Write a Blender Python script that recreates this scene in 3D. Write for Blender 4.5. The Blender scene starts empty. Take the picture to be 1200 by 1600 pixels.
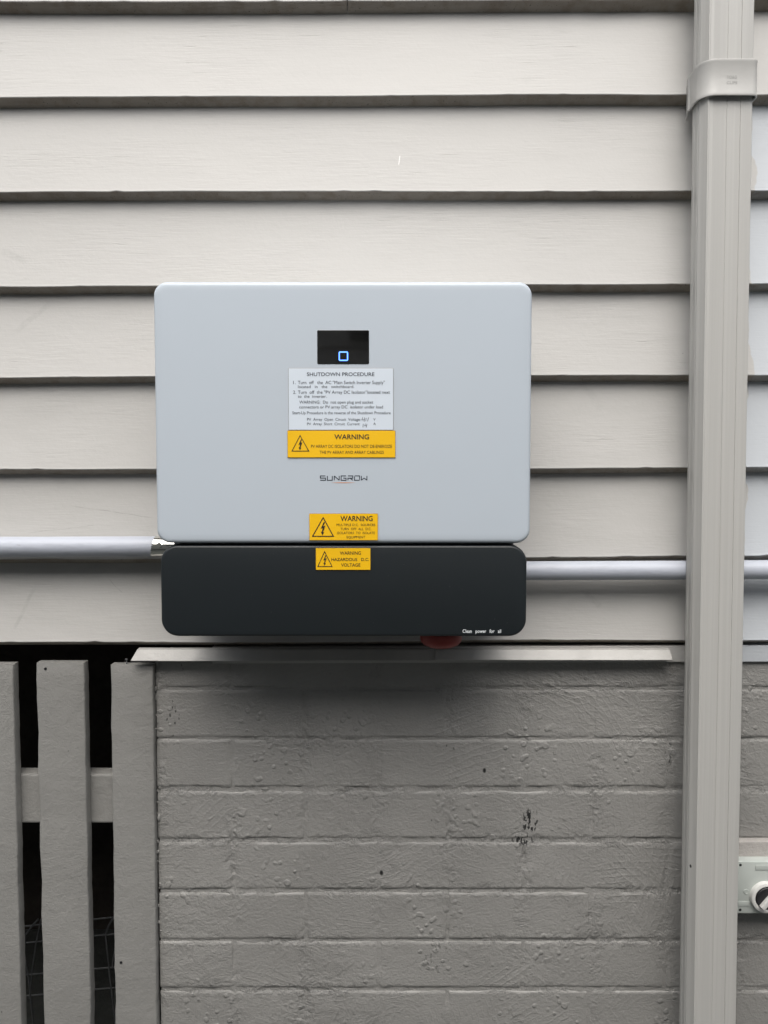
import bpy, bmesh, math, random
from mathutils import Vector, Matrix, noise
R = math.radians
S = bpy.context.scene
COL = S.collection

# ------------------------------------------------------------------ camera, sky, sun, exposure
CAM_Y, CAM_Z, PITCH, F = -1.25, 1.50, R(2.9), 1250.0        # F in pixels of a 1600 px high picture
cam = bpy.data.cameras.new('camera'); camo = bpy.data.objects.new('camera', cam); COL.objects.link(camo)
camo.location = (0, CAM_Y, CAM_Z); camo.rotation_euler = (R(90) - PITCH, 0, 0)
cam.sensor_fit = 'VERTICAL'; cam.sensor_height = 24; cam.sensor_width = 18; cam.lens = 24 * F / 1600
cam.clip_start = 0.02; cam.clip_end = 400
S.camera = camo

w = bpy.data.worlds.new('World'); S.world = w; w.use_nodes = True
wn = w.node_tree; bg = wn.nodes['Background']
sky = wn.nodes.new('ShaderNodeTexSky'); sky.sky_type = 'NISHITA'; sky.sun_disc = False
SUN_EL, SUN_AZ = R(57), R(184)            # azimuth clockwise from +Y (the house wall); 180 = straight behind the camera
sky.sun_elevation = SUN_EL; sky.sun_rotation = SUN_AZ
sky.air_density = 1.0; sky.dust_density = 6.0; sky.ozone_density = 1.0
bw_ = wn.nodes.new('ShaderNodeHueSaturation'); bw_.inputs['Saturation'].default_value = .45      # thin overcast: the blue is washed out
wn.links.new(sky.outputs[0], bw_.inputs['Color']); wn.links.new(bw_.outputs[0], bg.inputs[0]); bg.inputs[1].default_value = 0.11
sl = bpy.data.lights.new('sun', 'SUN'); so = bpy.data.objects.new('sun', sl); COL.objects.link(so)
sl.energy = 1.5; sl.angle = R(68); sl.color = (1.0, 0.975, 0.94)
d = Vector((math.sin(SUN_AZ) * math.cos(SUN_EL), math.cos(SUN_AZ) * math.cos(SUN_EL), math.sin(SUN_EL)))
so.rotation_euler = d.to_track_quat('Z', 'Y').to_euler(); so.location = (0, -3, 6)
S.view_settings.view_transform = 'Standard'; S.view_settings.look = 'None'
S.view_settings.exposure = 0.75; S.view_settings.gamma = 1; S.view_settings.use_curve_mapping = False

# ------------------------------------------------------------------ helpers
def P(px, py, Y):
    """the point of the vertical plane y=Y that the photograph shows at pixel px, py"""
    u, v = (px - 600) / F, (800 - py) / F
    c, s = math.cos(PITCH), math.sin(PITCH)
    t = (Y - CAM_Y) / (c + v * s)
    return u * t, CAM_Z + t * (v * c - s)
def PX(px, py, Y): return P(px, py, Y)[0]
def PZ(px, py, Y): return P(px, py, Y)[1]

def link(name, me, mat=None, parent=None, loc=None, smooth=None):
    o = bpy.data.objects.new(name, me); COL.objects.link(o)
    if me is not None and mat is not None:
        for m in (mat if isinstance(mat, (list, tuple)) else [mat]): me.materials.append(m)
    if me is not None and smooth is not None:
        me.shade_smooth(); me.set_sharp_from_angle(angle=R(smooth))
    if parent: o.parent = parent
    if loc: o.location = loc
    return o
def tag(o, label, cat=None, group=None, kind=None):
    if label: o['label'] = label
    if cat: o['category'] = cat
    if group: o['group'] = group
    if kind: o['kind'] = kind
    return o
def empty(name, loc, label, cat, group=None):
    o = bpy.data.objects.new(name, None); COL.objects.link(o); o.location = loc; o.empty_display_size = .05
    return tag(o, label, cat, group)
def mesh(name, v, f):
    me = bpy.data.meshes.new(name); me.from_pydata([tuple(p) for p in v], [], f); me.update(); return me
def bm_mesh(name, bm):
    bmesh.ops.recalc_face_normals(bm, faces=bm.faces)
    me = bpy.data.meshes.new(name); bm.to_mesh(me); bm.free(); return me

def rr(x0, x1, z0, z1, r, n=8):
    """rounded rectangle outline, counter-clockwise seen from -Y"""
    pts = []
    for cx, cz, a0 in ((x1 - r, z1 - r, 0), (x0 + r, z1 - r, 90), (x0 + r, z0 + r, 180), (x1 - r, z0 + r, 270)):
        for i in range(n + 1):
            a = R(a0 + 90 * i / n); pts.append((cx + r * math.cos(a), cz + r * math.sin(a)))
    return pts
def rr_loft(name, x0, x1, z0, z1, r, rings, n=8):
    """rings: (inset, y) from back to front"""
    v, f = [], []; N = 4 * (n + 1)
    for ins, y in rings:
        for x, z in rr(x0 + ins, x1 - ins, z0 + ins, z1 - ins, max(r - ins, .0004), n): v.append((x, y, z))
    for k in range(len(rings) - 1):
        for i in range(N):
            j = (i + 1) % N; f.append((k * N + i, k * N + j, (k + 1) * N + j, (k + 1) * N + i))
    f.append([(len(rings) - 1) * N + i for i in range(N)])
    f.append([N - 1 - i for i in range(N)])
    bm = bmesh.new(); m0 = mesh(name, v, f); bm.from_mesh(m0); bpy.data.meshes.remove(m0)
    return bm_mesh(name, bm)
def box(bm, x0, x1, y0, y1, z0, z1, bev=0.0, seg=2):
    r = bmesh.ops.create_cube(bm, size=1)
    for v in r['verts']:
        v.co = Vector(((x0 + x1) / 2 + v.co.x * (x1 - x0), (y0 + y1) / 2 + v.co.y * (y1 - y0), (z0 + z1) / 2 + v.co.z * (z1 - z0)))
    if bev:
        es = list({e for v in r['verts'] for e in v.link_edges})
        bmesh.ops.bevel(bm, geom=es, offset=bev, segments=seg, profile=.6, affect='EDGES')
def boxm(name, x0, x1, y0, y1, z0, z1, bev=0.0, seg=2):
    bm = bmesh.new(); box(bm, x0, x1, y0, y1, z0, z1, bev, seg); return bm_mesh(name, bm)
def cyl(bm, p0, p1, r, n=32, r2=None, cap=True):
    p0, p1 = Vector(p0), Vector(p1); dd = p1 - p0
    q = dd.to_track_quat('Z', 'Y').to_matrix().to_4x4()
    bmesh.ops.create_cone(bm, cap_ends=cap, segments=n, radius1=r, radius2=r if r2 is None else r2, depth=dd.length,
                          matrix=Matrix.Translation((p0 + p1) / 2) @ q)
def lathe(name, prof, axis_o, axis='Y', n=40):
    """prof: (radius, distance along axis)"""
    v, f = [], []
    for r, h in prof:
        for i in range(n):
            a = 2 * math.pi * i / n; c, s = r * math.cos(a), r * math.sin(a)
            if axis == 'Y': v.append((axis_o[0] + c, axis_o[1] + h, axis_o[2] + s))
            elif axis == 'Z': v.append((axis_o[0] + c, axis_o[1] + s, axis_o[2] + h))
            else: v.append((axis_o[0] + h, axis_o[1] + c, axis_o[2] + s))
    for k in range(len(prof) - 1):
        for i in range(n):
            j = (i + 1) % n; f.append((k * n + i, k * n + j, (k + 1) * n + j, (k + 1) * n + i))
    f.append(list(range(n))[::-1]); f.append([(len(prof) - 1) * n + i for i in range(n)])
    bm = bmesh.new(); m0 = mesh(name, v, f); bm.from_mesh(m0); bpy.data.meshes.remove(m0)
    return bm_mesh(name, bm)
def tube(bm, pts, r, n=8):
    pts = [Vector(p) for p in pts]; rings = []
    for i, p in enumerate(pts):
        t = (pts[min(i + 1, len(pts) - 1)] - pts[max(i - 1, 0)]).normalized()
        a = t.cross(Vector((0, 1, 0.01))).normalized(); b = t.cross(a)
        rings.append([bm.verts.new(p + a * r * math.cos(2 * math.pi * k / n) + b * r * math.sin(2 * math.pi * k / n)) for k in range(n)])
    for i in range(len(rings) - 1):
        for k in range(n):
            bm.faces.new((rings[i][k], rings[i][(k + 1) % n], rings[i + 1][(k + 1) % n], rings[i + 1][k]))
    bm.faces.new(rings[0][::-1]); bm.faces.new(rings[-1])

# ------------------------------------------------------------------ material tools
class M:
    def __init__(s, name):
        s.m = bpy.data.materials.new(name); s.m.use_nodes = True; s.t = s.m.node_tree
        s.b = s.t.nodes['Principled BSDF']; s.pos = s.t.nodes.new('ShaderNodeNewGeometry').outputs['Position']
    def n(s, typ, **k):
        nd = s.t.nodes.new(typ)
        for a, b in k.items(): setattr(nd, a, b)
        return nd
    def l(s, a, b): s.t.links.new(a, b)
    def put(s, sock, v):
        if isinstance(v, bpy.types.NodeSocket): s.l(v, sock)
        elif isinstance(v, (tuple, list)): sock.default_value = tuple(v) + ((1,) if len(v) == 3 and sock.type == 'RGBA' else ())
        else: sock.default_value = v
    def map(s, scale, off=(0, 0, 0), rot=(0, 0, 0), src=None):
        k = s.n('ShaderNodeMapping'); s.l(src or s.pos, k.inputs[0]); k.inputs['Scale'].default_value = scale
        k.inputs['Location'].default_value = off; k.inputs['Rotation'].default_value = rot; return k.outputs[0]
    def noise(s, scale=1, vec=None, detail=4, rough=.55, dist=0, col=False):
        k = s.n('ShaderNodeTexNoise'); s.l(vec or s.pos, k.inputs['Vector']); k.inputs['Scale'].default_value = scale
        k.inputs['Detail'].default_value = detail; k.inputs['Roughness'].default_value = rough; k.inputs['Distortion'].default_value = dist
        return k.outputs['Color' if col else 'Fac']
    def voro(s, scale, vec=None, feat='F1', out='Distance', rnd=1):
        k = s.n('ShaderNodeTexVoronoi', feature=feat); s.l(vec or s.pos, k.inputs['Vector']); k.inputs['Scale'].default_value = scale
        k.inputs['Randomness'].default_value = rnd
        return k.outputs[out]
    def wave(s, scale, vec=None, kind='RINGS', dist=2, dscale=1, detail=2):
        k = s.n('ShaderNodeTexWave', wave_type=kind)
        if kind == 'RINGS': k.rings_direction = 'SPHERICAL'
        s.l(vec or s.pos, k.inputs['Vector']); k.inputs['Scale'].default_value = scale
        k.inputs['Distortion'].default_value = dist; k.inputs['Detail Scale'].default_value = dscale; k.inputs['Detail'].default_value = detail
        return k.outputs['Fac']
    def ramp(s, fac, a, b, lo=0, hi=1):
        k = s.n('ShaderNodeMapRange'); k.interpolation_type = 'SMOOTHSTEP'
        s.l(fac, k.inputs[0]); k.inputs[1].default_value = a; k.inputs[2].default_value = b
        k.inputs[3].default_value = lo; k.inputs[4].default_value = hi; return k.outputs[0]
    def math(s, op, a, b=0, c=None):
        k = s.n('ShaderNodeMath', operation=op); s.put(k.inputs[0], a); s.put(k.inputs[1], b)
        if c is not None: s.put(k.inputs[2], c)
        return k.outputs[0]
    def mix(s, fac, a, b):
        k = s.n('ShaderNodeMix', data_type='RGBA'); s.put(k.inputs['Factor'], fac); s.put(k.inputs[6], a); s.put(k.inputs[7], b)
        return k.outputs[2]
    def xyz(s, src=None):
        k = s.n('ShaderNodeSeparateXYZ'); s.l(src or s.pos, k.inputs[0]); return k.outputs
    def set(s, **k):
        for a, b in k.items(): s.put(s.b.inputs[a.replace('_', ' ')], b)
        return s
    def bump(s, height, dist=.001, strength=1.0, chain=None):
        k = s.n('ShaderNodeBump'); s.put(k.inputs['Height'], height); k.inputs['Distance'].default_value = dist
        k.inputs['Strength'].default_value = strength
        if chain is not None: s.l(chain, k.inputs['Normal'])
        s.l(k.outputs[0], s.b.inputs['Normal']); return k.outputs[0]

def plain(name, col, rough=.5, metal=0, bump=0, scale=400, vary=.04, coat=0):
    m = M(name); c = Vector(col)
    n1 = m.noise(14, detail=5)
    m.set(Base_Color=m.mix(m.ramp(n1, .3, .7), tuple(c * (1 - vary)), tuple(c * (1 + vary))), Metallic=metal,
          Roughness=m.ramp(m.noise(60, detail=3), .3, .7, rough * .9, rough * 1.1) if bump else rough)
    if coat: m.set(Coat_Weight=coat, Coat_Roughness=.1)
    if bump: m.bump(m.noise(scale, detail=3), bump)
    return m.m

# painted weatherboard: cream paint over timber, grain, hairline cracks, specks, blue-white undercoat right of the downpipe
def board_paint(name, base, edge=False):
    m = M(name); b = Vector(base)
    broad = m.noise(1, m.map((3.2, 3.2, 7)), detail=5, rough=.6)
    streak = m.noise(1, m.map((9, 9, 60)), detail=5, rough=.6)
    col = m.mix(m.ramp(broad, .33, .68), tuple(b * .955), tuple(Vector((b.x * 1.03, b.y * 1.03, b.z * 1.035))))
    col = m.mix(m.ramp(streak, .45, .75, 0, .32), col, tuple(b * .90))
    # undercoat patch
    X, Y, Z = m.xyz()
    wob = m.math('MULTIPLY', m.math('SUBTRACT', m.noise(16, detail=3), .5), .034)
    wob2 = m.math('MULTIPLY', m.math('SUBTRACT', m.noise(1, m.map((2, 2, 4.6)), detail=2), .5), .05)
    xm = m.math('ADD', m.math('ADD', X, wob), wob2)
    patch = m.math('MULTIPLY', m.ramp(xm, .5655, .5675), m.ramp(Z, 2.075, 2.07, 1, 0) if False else m.ramp(Z, 2.066, 2.072, 1, 0))
    col = m.mix(m.math('MULTIPLY', patch, .9), col, (b.x * 1.08, b.y * 1.17, b.z * 1.30))
    # scuffs: soft greyish smears
    sc = m.noise(1, m.map((7, 7, 17), rot=(0, R(25), 0)), detail=7, rough=.75)
    col = m.mix(m.ramp(sc, .60, .74, 0, .22), col, tuple(b * .62))
    # hairline cracks along the grain
    cr = m.noise(1, m.map((16, 16, 420)), detail=2, rough=.5)
    mask = m.noise(1, m.map((6, 6, 14), off=(3, 1, 2)), detail=3)
    crack = m.math('MULTIPLY', m.ramp(cr, .66, .72), m.ramp(mask, .50, .64))
    col = m.mix(m.math('MULTIPLY', crack, .13), col, tuple(b * .45))
    # tiny specks
    v = m.voro(30); rc = m.n('ShaderNodeTexVoronoi'); m.l(m.pos, rc.inputs['Vector']); rc.inputs['Scale'].default_value = 30
    cx = m.xyz(rc.outputs['Color'])[0]
    spk = m.math('MULTIPLY', m.ramp(v, .028, .055, 1, 0) if not edge else m.ramp(m.noise(330, detail=2), .66, .71), m.ramp(cx, .925 if not edge else .35, .93 if not edge else .40))
    col = m.mix(m.math('MULTIPLY', spk, .85), col, (.05, .045, .04))
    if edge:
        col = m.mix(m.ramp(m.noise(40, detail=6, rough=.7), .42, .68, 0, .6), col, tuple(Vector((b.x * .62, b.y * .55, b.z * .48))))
    if not edge:
        sx_, sz_ = P(624, 249, .004)                        # the one pale vertical scratch, and a few pencil-like scuffs
        dx = m.math('ABSOLUTE', m.math('SUBTRACT', m.math('SUBTRACT', X, sx_), m.math('MULTIPLY', m.math('SUBTRACT', Z, sz_), .13)))
        sm = m.math('MULTIPLY', m.ramp(dx, .0004, .0009, 1, 0), m.ramp(m.math('ABSOLUTE', m.math('SUBTRACT', Z, sz_)), .006, .008, 1, 0))
        col = m.mix(m.math('MULTIPLY', sm, .6), col, (.85, .85, .84))
        for (ax, ay, bx, by, wd, am) in ((105, 790, 245, 810, .0008, .35), (40, 833, 155, 820, .0007, .3), (22, 985, 52, 918, .004, .16), (165, 905, 190, 928, .0006, .35), (20, 520, 75, 470, .006, .12), (0, 390, 45, 410, .008, .12), (905, 590, 945, 640, .008, .07), (915, 925, 940, 950, .007, .14)):
            (x0, z0), (x1, z1) = P(ax, ay, .006), P(bx, by, .006); L = math.hypot(x1 - x0, z1 - z0); ux, uz = (x1 - x0) / L, (z1 - z0) / L
            rx = m.math('SUBTRACT', X, x0); rz = m.math('SUBTRACT', Z, z0)
            al = m.math('ADD', m.math('MULTIPLY', rx, ux), m.math('MULTIPLY', rz, uz))
            pe = m.math('ABSOLUTE', m.math('ADD', m.math('SUBTRACT', m.math('MULTIPLY', rx, uz), m.math('MULTIPLY', rz, ux)), m.math('MULTIPLY', m.math('SUBTRACT', m.noise(25), .5), .006)))
            f = m.math('MULTIPLY', m.ramp(pe, wd * .3, wd, 1, 0), m.ramp(m.math('ABSOLUTE', m.math('SUBTRACT', al, L / 2)), L * .35, L * .52, 1, 0))
            f = m.math('MULTIPLY', f, m.ramp(m.noise(90), .35, .6, .3, 1))
            col = m.mix(m.math('MULTIPLY', f, am), col, (.12, .115, .11))
    m.set(Base_Color=col, Roughness=m.ramp(broad, .3, .7, .42, .56), Specular_IOR_Level=.38)
    g = m.noise(1, m.map((22, 22, 300)), detail=4, rough=.65)
    gm = m.ramp(mask, .36, .62, .25, 1)
    h = m.math('MULTIPLY', g, gm)
    n1 = m.bump(h, .00042, 1)
    n2 = m.bump(m.noise(150, detail=3, rough=.6), .00022, 1, n1)
    m.bump(m.math('MULTIPLY', crack, -1), .00022, 1, n2)
    return m.m

# thick brush-laid paint over brickwork
def brick_paint(name, base, k=1.0, marks=True):
    m = M(name); b = Vector(base)
    broad = m.noise(5, detail=6, rough=.62)
    col = m.mix(m.ramp(broad, .32, .7), tuple(b * .93), tuple(b * 1.06))
    X, Y, Z = m.xyz()
    # brush strokes sweeping in arcs, several families, each masked to its own patches
    h = None
    for i, (ox, oz, sc, seed) in enumerate(((-.34, .28, 23, 1), (-.02, .92, 30, 5), (.42, .45, 25, 9), (.02, .60, 34, 13))):
        vec = m.map((1, .2, 1.15), off=(-ox, 0, -oz * 1.15))
        wv = m.wave(sc, vec, 'RINGS', dist=3.5, dscale=1.4, detail=5)
        mk = m.ramp(m.noise(1, m.map((5.5, 5.5, 5.5), off=(seed, seed * .7, 2)), detail=4, rough=.65), .52, .66)
        t = m.math('MULTIPLY', m.math('POWER', wv, 7), mk)
        h = t if h is None else m.math('ADD', h, t)
    strokes = m.bump(h, .0009 * k, .36 if marks else .2)
    lump = m.noise(46, detail=8, rough=.64, dist=.3)
    if marks:                                              # thicker, lumpier paint where it fills the joints
        zj = m.math('PINGPONG', m.math('DIVIDE', m.math('SUBTRACT', Z, JZ0), JCZ), .5)
        xj = m.math('PINGPONG', m.math('DIVIDE', m.math('SUBTRACT', X, JX0), JCX), .5)
        jm = m.math('MAXIMUM', m.ramp(zj, .05, .19, 1, 0), m.ramp(xj, .07, .16, .8, 0))
        pm = m.ramp(m.noise(7, detail=3), .40, .62)
        amp = m.math('MULTIPLY_ADD', m.math('MULTIPLY', jm, pm), .85, m.ramp(m.noise(6, m.map((1, 1, 1), off=(4, 4, 4)), detail=3), .45, .7, .14, .5))
        lump = m.math('MULTIPLY', m.math('SUBTRACT', lump, .5), amp)
        n2 = m.bump(lump, .0088 * k, 1, strokes)
    else: n2 = m.bump(lump, .0040 * k, .8, strokes)
    fine = m.noise(1, m.map((190, 190, 300)), detail=4, rough=.65)
    n3 = m.bump(fine, .0014 * k, .8, n2)
    blob = m.voro(85, m.map((1, 1, 1), off=(.3, .2, .1)), feat='SMOOTH_F1')
    bm_ = m.ramp(m.noise(9, m.map((1, 1, 1), off=(7, 3, 1)), detail=3), .50, .62)
    dots = m.math('MULTIPLY', m.ramp(blob, .16, .34, 1, 0), bm_)
    m.bump(dots, .0017 * k, .7 if marks else .12, n3)
    # pin holes and dark chips
    v = m.voro(26, m.map((1, 1, .8))); rc = m.n('ShaderNodeTexVoronoi'); m.l(m.map((1, 1, .8)), rc.inputs['Vector']); rc.inputs['Scale'].default_value = 26
    rr_ = m.xyz(rc.outputs['Color'])
    spk = m.math('MULTIPLY', m.ramp(v, .03, .06, 1, 0), m.ramp(rr_[0], .90, .91))
    col = m.mix(m.math('MULTIPLY', spk, .9), col, (.012, .012, .012))
    if marks:
        def spot(px, py, rx, rz):
            x, z = P(px, py, .012)
            dx = m.math('DIVIDE', m.math('SUBTRACT', X, x), rx); dz = m.math('DIVIDE', m.math('SUBTRACT', Z, z), rz)
            return m.math('SQRT', m.math('ADD', m.math('POWER', m.math('ABSOLUTE', dx), 2), m.math('POWER', m.math('ABSOLUTE', dz), 2)))
        chip = m.noise(1, m.map((230, 230, 95), rot=(0, R(-14), 0)), detail=2, rough=.5)
        for (px, py, rx, rz, th, am) in ((828, 1284, .018, .028, .53, 1), (818, 1312, .024, .012, .56, 1), (682, 1492, .030, .042, .63, .45), (596, 1364, .0035, .005, .2, 1),
                                         (757, 1204, .003, .005, .2, 1), (700, 1170, .012, .008, .62, 1), (282, 1045, .014, .012, .62, .7), (270, 1128, .020, .05, .69, .8), (1045, 1180, .008, .04, .60, .7)):
            f = m.ramp(spot(px, py, rx, rz), .45, 1.15, 1, 0)
            c = m.math('MULTIPLY', m.ramp(m.math('ADD', chip, m.math('MULTIPLY', f, .10)), th + .06, th + .10), f)
            col = m.mix(m.math('MULTIPLY', c, am), col, (.02, .02, .02))
    m.set(Base_Color=col, Roughness=m.ramp(broad, .3, .7, .32, .42), Specular_IOR_Level=.55)
    return m.m

CREAM = (.435, .430, .412)
MAT = {}
BY = .012
JZ0 = PZ(660, 1312.5, BY); JCZ = (PZ(660, 1076, BY) - PZ(660, 1546, BY)) / 6
JX0 = PX(364, 1300, BY); JCX = (PX(1043, 1300, BY) - PX(364, 1300, BY)) / 6
MAT['board'] = board_paint('cream_board_paint', CREAM)
MAT['under'] = board_paint('grimy_shaded_board_edge_paint', (.30, .268, .228), True)  # grime on the undersides, with the shading there also darkened into the colour
MAT['brick'] = brick_paint('grey_paint_on_brick', (.280, .277, .264))
MAT['slat'] = brick_paint('grey_paint_on_timber', (.272, .270, .257), .50, False)
MAT['block'] = brick_paint('pale_paint_on_timber', (.42, .40, .38), .9, False)
MAT['flash'] = plain('cream_flashing_paint', (.41, .405, .385), .42, 0, .0005, 120, .07)
MAT['white'] = plain('pale_grey_enamel', (.492, .550, .606), .32, 0, 0, 900, .004)
MAT['black'] = plain('charcoal_plastic', (.0115, .0155, .018), .42, 0, 0, 1500, .02)
MAT['gloss'] = plain('black_glass', (.005, .005, .0048), .05, 0, 0, 1, 0)
MAT['gloss'].node_tree.nodes['Principled BSDF'].inputs['IOR'].default_value = 2.2
MAT['alu'] = plain('cast_aluminium', (.35, .36, .37), .45, .8, .0001, 300)
MAT['yellow'] = plain('yellow_label_plastic', (.86, .50, .002), .50, 0, .00003, 500, .02)
MAT['labelw'] = plain('white_label_plastic', (.66, .73, .80), .35, 0, .00003, 500, .02)
MAT['brown'] = plain('label_core_brown', (.10, .035, .012), .5)
MAT['ink'] = plain('dark_ink', (.02, .016, .015), .5)
MAT['inkb'] = plain('blue_black_ink', (.012, .02, .035), .5)
MAT['orange'] = plain('orange_ink', (.62, .25, .12), .5)
MAT['inkw'] = plain('white_ink', (.75, .8, .82), .5)
MAT['red'] = plain('dark_red_plastic', (.34, .05, .04), .40)
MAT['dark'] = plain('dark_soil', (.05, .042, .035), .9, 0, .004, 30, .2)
MAT['wire'] = plain('galvanised_wire', (.13, .135, .14), .55, .3)
MAT['nickel'] = plain('polished_nickel', (.80, .80, .76), .10, 1.0)
MAT['box'] = plain('grey_green_plastic', (.43, .465, .44), .42, 0, .00008, 500)
MAT['ring'] = plain('pale_plastic', (.62, .62, .60), .40)
MAT['hole'] = plain('black_rubber', (.01, .01, .012), .5)

def conduit_mat():
    m = M('grey_conduit'); X, Y, Z = m.xyz()
    c = m.mix(m.ramp(m.noise(1, m.map((12, 60, 60)), detail=6, rough=.7), .45, .72), (.44, .47, .53), (.37, .39, .44))
    sc = m.noise(1, m.map((30, 160, 160), off=(2, 0, 0)), detail=5, rough=.7)
    c = m.mix(m.ramp(sc, .64, .72, 0, .5), c, (.25, .24, .27))
    m.set(Base_Color=c, Roughness=.42); m.bump(m.noise(1, m.map((40, 300, 300)), detail=4), .0003)
    return m.m
MAT['conduit'] = conduit_mat()
def pipe_mat():
    m = M('cream_downpipe_paint')
    line = m.noise(1, m.map((260, 260, 1.2)), detail=3, rough=.6)
    c = m.mix(m.ramp(line, .35, .7), (.440, .438, .418), (.470, .468, .447))
    c = m.mix(m.ramp(m.noise(1, m.map((30, 30, 9)), detail=5, rough=.7), .60, .78, 0, .3), c, (.36, .37, .37))
    v = m.voro(17, m.map((1, 1, .7), off=(.41, 0, .2))); rc = m.n('ShaderNodeTexVoronoi'); m.l(m.map((1, 1, .7), off=(.41, 0, .2)), rc.inputs['Vector']); rc.inputs['Scale'].default_value = 17
    spk = m.math('MULTIPLY', m.ramp(v, .022, .04, 1, 0), m.ramp(m.xyz(rc.outputs['Color'])[1], .86, .87))
    c = m.mix(spk, c, (.03, .03, .03))
    m.set(Base_Color=c, Roughness=.42, Specular_IOR_Level=.4)
    n1 = m.bump(line, .0003, 1); m.bump(m.noise(1, m.map((60, 60, 220)), detail=3), .0001, 1, n1)
    return m.m
MAT['pipe'] = pipe_mat()
def glow_mat():
    m = M('blue_indicator_light'); m.set(Base_Color=(.02, .05, .3), Emission_Color=(.10, .27, 1.0), Emission_Strength=1.9); return m.m
MAT['glow'] = glow_mat()

# ------------------------------------------------------------------ ground (structure)
g = link('ground', boxm('ground', -40, 40, -40, 40, -.3, 0), plain('concrete_ground', (.07, .075, .07), .85, 0, .003, 40, .12)); g['kind'] = 'structure'

# ------------------------------------------------------------------ weatherboard wall
TILT = R(-.19)
WX0, WX1 = -1.9, 1.9
wall = empty('weatherboard_wall', (0, 0, 0), 'cream painted weatherboard wall of overlapping horizontal boards behind the solar inverter', 'wall')
edges_px = [2.5, 151, 300, 447, 589, 733.5, 873, 1003.5]
zb = [PZ(600, y, 0) for y in edges_px]                      # bottom edges, top to bottom
pitch = zb[0] - zb[1]
zs = [zb[0] + pitch * k for k in range(6, 0, -1)] + zb
def board(i, z, ztop, x0, x1, parent):
    """splayed board: face leans out toward its lower edge, lower edge cut square to the face"""
    rnd = random.Random(i * 7 + int(x0 * 10)); nseg = max(8, int((x1 - x0) / .012)); seed = i * 3.71
    tb, rise = .0215, ztop - z + .006
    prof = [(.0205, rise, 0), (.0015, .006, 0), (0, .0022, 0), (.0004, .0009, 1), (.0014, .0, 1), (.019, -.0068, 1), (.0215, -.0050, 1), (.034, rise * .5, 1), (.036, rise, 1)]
    v, f = [], []
    for s in range(nseg + 1):
        x = x0 + (x1 - x0) * s / nseg
        wv = noise.noise(Vector((x * 2.1, seed, 0))) * .0022 + noise.noise(Vector((x * 11, seed, 3))) * .0006
        ch = max(0, noise.noise(Vector((x * 45, seed, 9))) - .30) * .0040
        bow = noise.noise(Vector((x * 1.3, seed, 20))) * .0012
        for k, (y, zz, e) in enumerate(prof):
            dz = wv + (ch if k in (1, 2, 3, 4) else 0)
            v.append((x, y + (bow if k < 6 else 0), z + zz + (dz if k in (1, 2, 3, 4, 5, 6) else 0)))
    n = len(prof)
    mi = []
    for s in range(nseg):
        for k in range(n):
            a, b = k, (k + 1) % n
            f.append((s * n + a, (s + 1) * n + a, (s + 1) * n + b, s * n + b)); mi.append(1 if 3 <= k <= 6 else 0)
    f.append(list(range(n))); f.append([nseg * n + k for k in range(n)][::-1]); mi += [0, 0]
    me = mesh('weatherboard', v, f)
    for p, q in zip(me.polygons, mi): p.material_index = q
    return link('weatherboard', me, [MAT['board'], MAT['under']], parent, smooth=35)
for i, z in enumerate(zs):
    zt = zs[i - 1] if i else z + pitch
    if i == 6:
        xj = PX(545, 2, 0)
        board(i, z, zt, WX0, xj - .0007, wall); board(i, z, zt, xj + .0007, WX1, wall)
    else: board(i, z, zt, WX0, WX1, wall)
ZB = zb[-1]; ZTOP = zs[0] + pitch
link('wall_frame', boxm('wall_frame', WX0, WX1, .040, .12, ZB + .012, ZTOP + .01), plain('rough_timber', (.2, .15, .1), .8), wall)
# timber plate under the last board, seen either side of the downpipe
zp0 = PZ(1060, 1036, .006)
plate = link('bottom_plate', boxm('bottom_plate', PX(330, 1010, .006), WX1, .006, .0395, zp0, ZB - .0085, .001), MAT['board'], wall)
wall.rotation_euler = (0, TILT, 0)
# rotate about the middle of the picture
wall.location = (Vector((0, 0, 1.5)) - Matrix.Rotation(TILT, 3, 'Y') @ Vector((0, 0, 1.5)))

# ------------------------------------------------------------------ flashing strips
def flashing(xa, xb, z0, z1, label, left_cut, right_cut, dip=0, yo=0.0):
    v, f = [], []; n = 60; th = .0018
    sec = [(.004, z1 - z0), (-.004, (z1 - z0) * .93), (-.0135, .0012), (-.0128, .0), (-.0115, .0), (-.0020, (z1 - z0) * .85), (.004, (z1 - z0) * .9)]
    H = z1 - z0
    for s in range(n + 1):
        t = s / n
        for y, z in sec:
            u = z / H
            xl = xa + left_cut(u); xr = xb + right_cut(u)
            x = xl + (xr - xl) * t
            v.append((x, y + yo + noise.noise(Vector((x * 6, 1, yo * 90))) * .0012 * (1 - u), z0 + z + dip * (1 - t) * (1 - u) + noise.noise(Vector((x * 9, 4, 2))) * .0006))
    k = len(sec)
    for s in range(n):
        for a in range(k):
            b = (a + 1) % k; f.append((s * k + a, (s + 1) * k + a, (s + 1) * k + b, s * k + b))
    f.append(list(range(k))); f.append([n * k + a for a in range(k)][::-1])
    o = link('flashing_strip', mesh('flashing_strip', v, f), MAT['flash'], smooth=30)
    return tag(o, label, 'flashing', 'flashing strips under the weatherboards')
FZ1 = ZB - .0095
flashing(PX(204, 1032, -.012), PX(683, 1034, -.012), PZ(440, 1033.5, -.013), FZ1, 'left strip of cream flashing, running from above the pickets to under the red knob',
         lambda u: u * .009, lambda u: -(u - .0) * .004, 0, .0)
flashing(PX(679, 1032, -.012), PX(1052, 1032, -.012), PZ(860, 1031.5, -.013), FZ1, 'right strip of cream flashing with clipped end, running from the red knob to the downpipe',
         lambda u: u * .002, lambda u: -.0005 - .003 * abs(u - .45) * 2, 0, -.0022)

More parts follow.
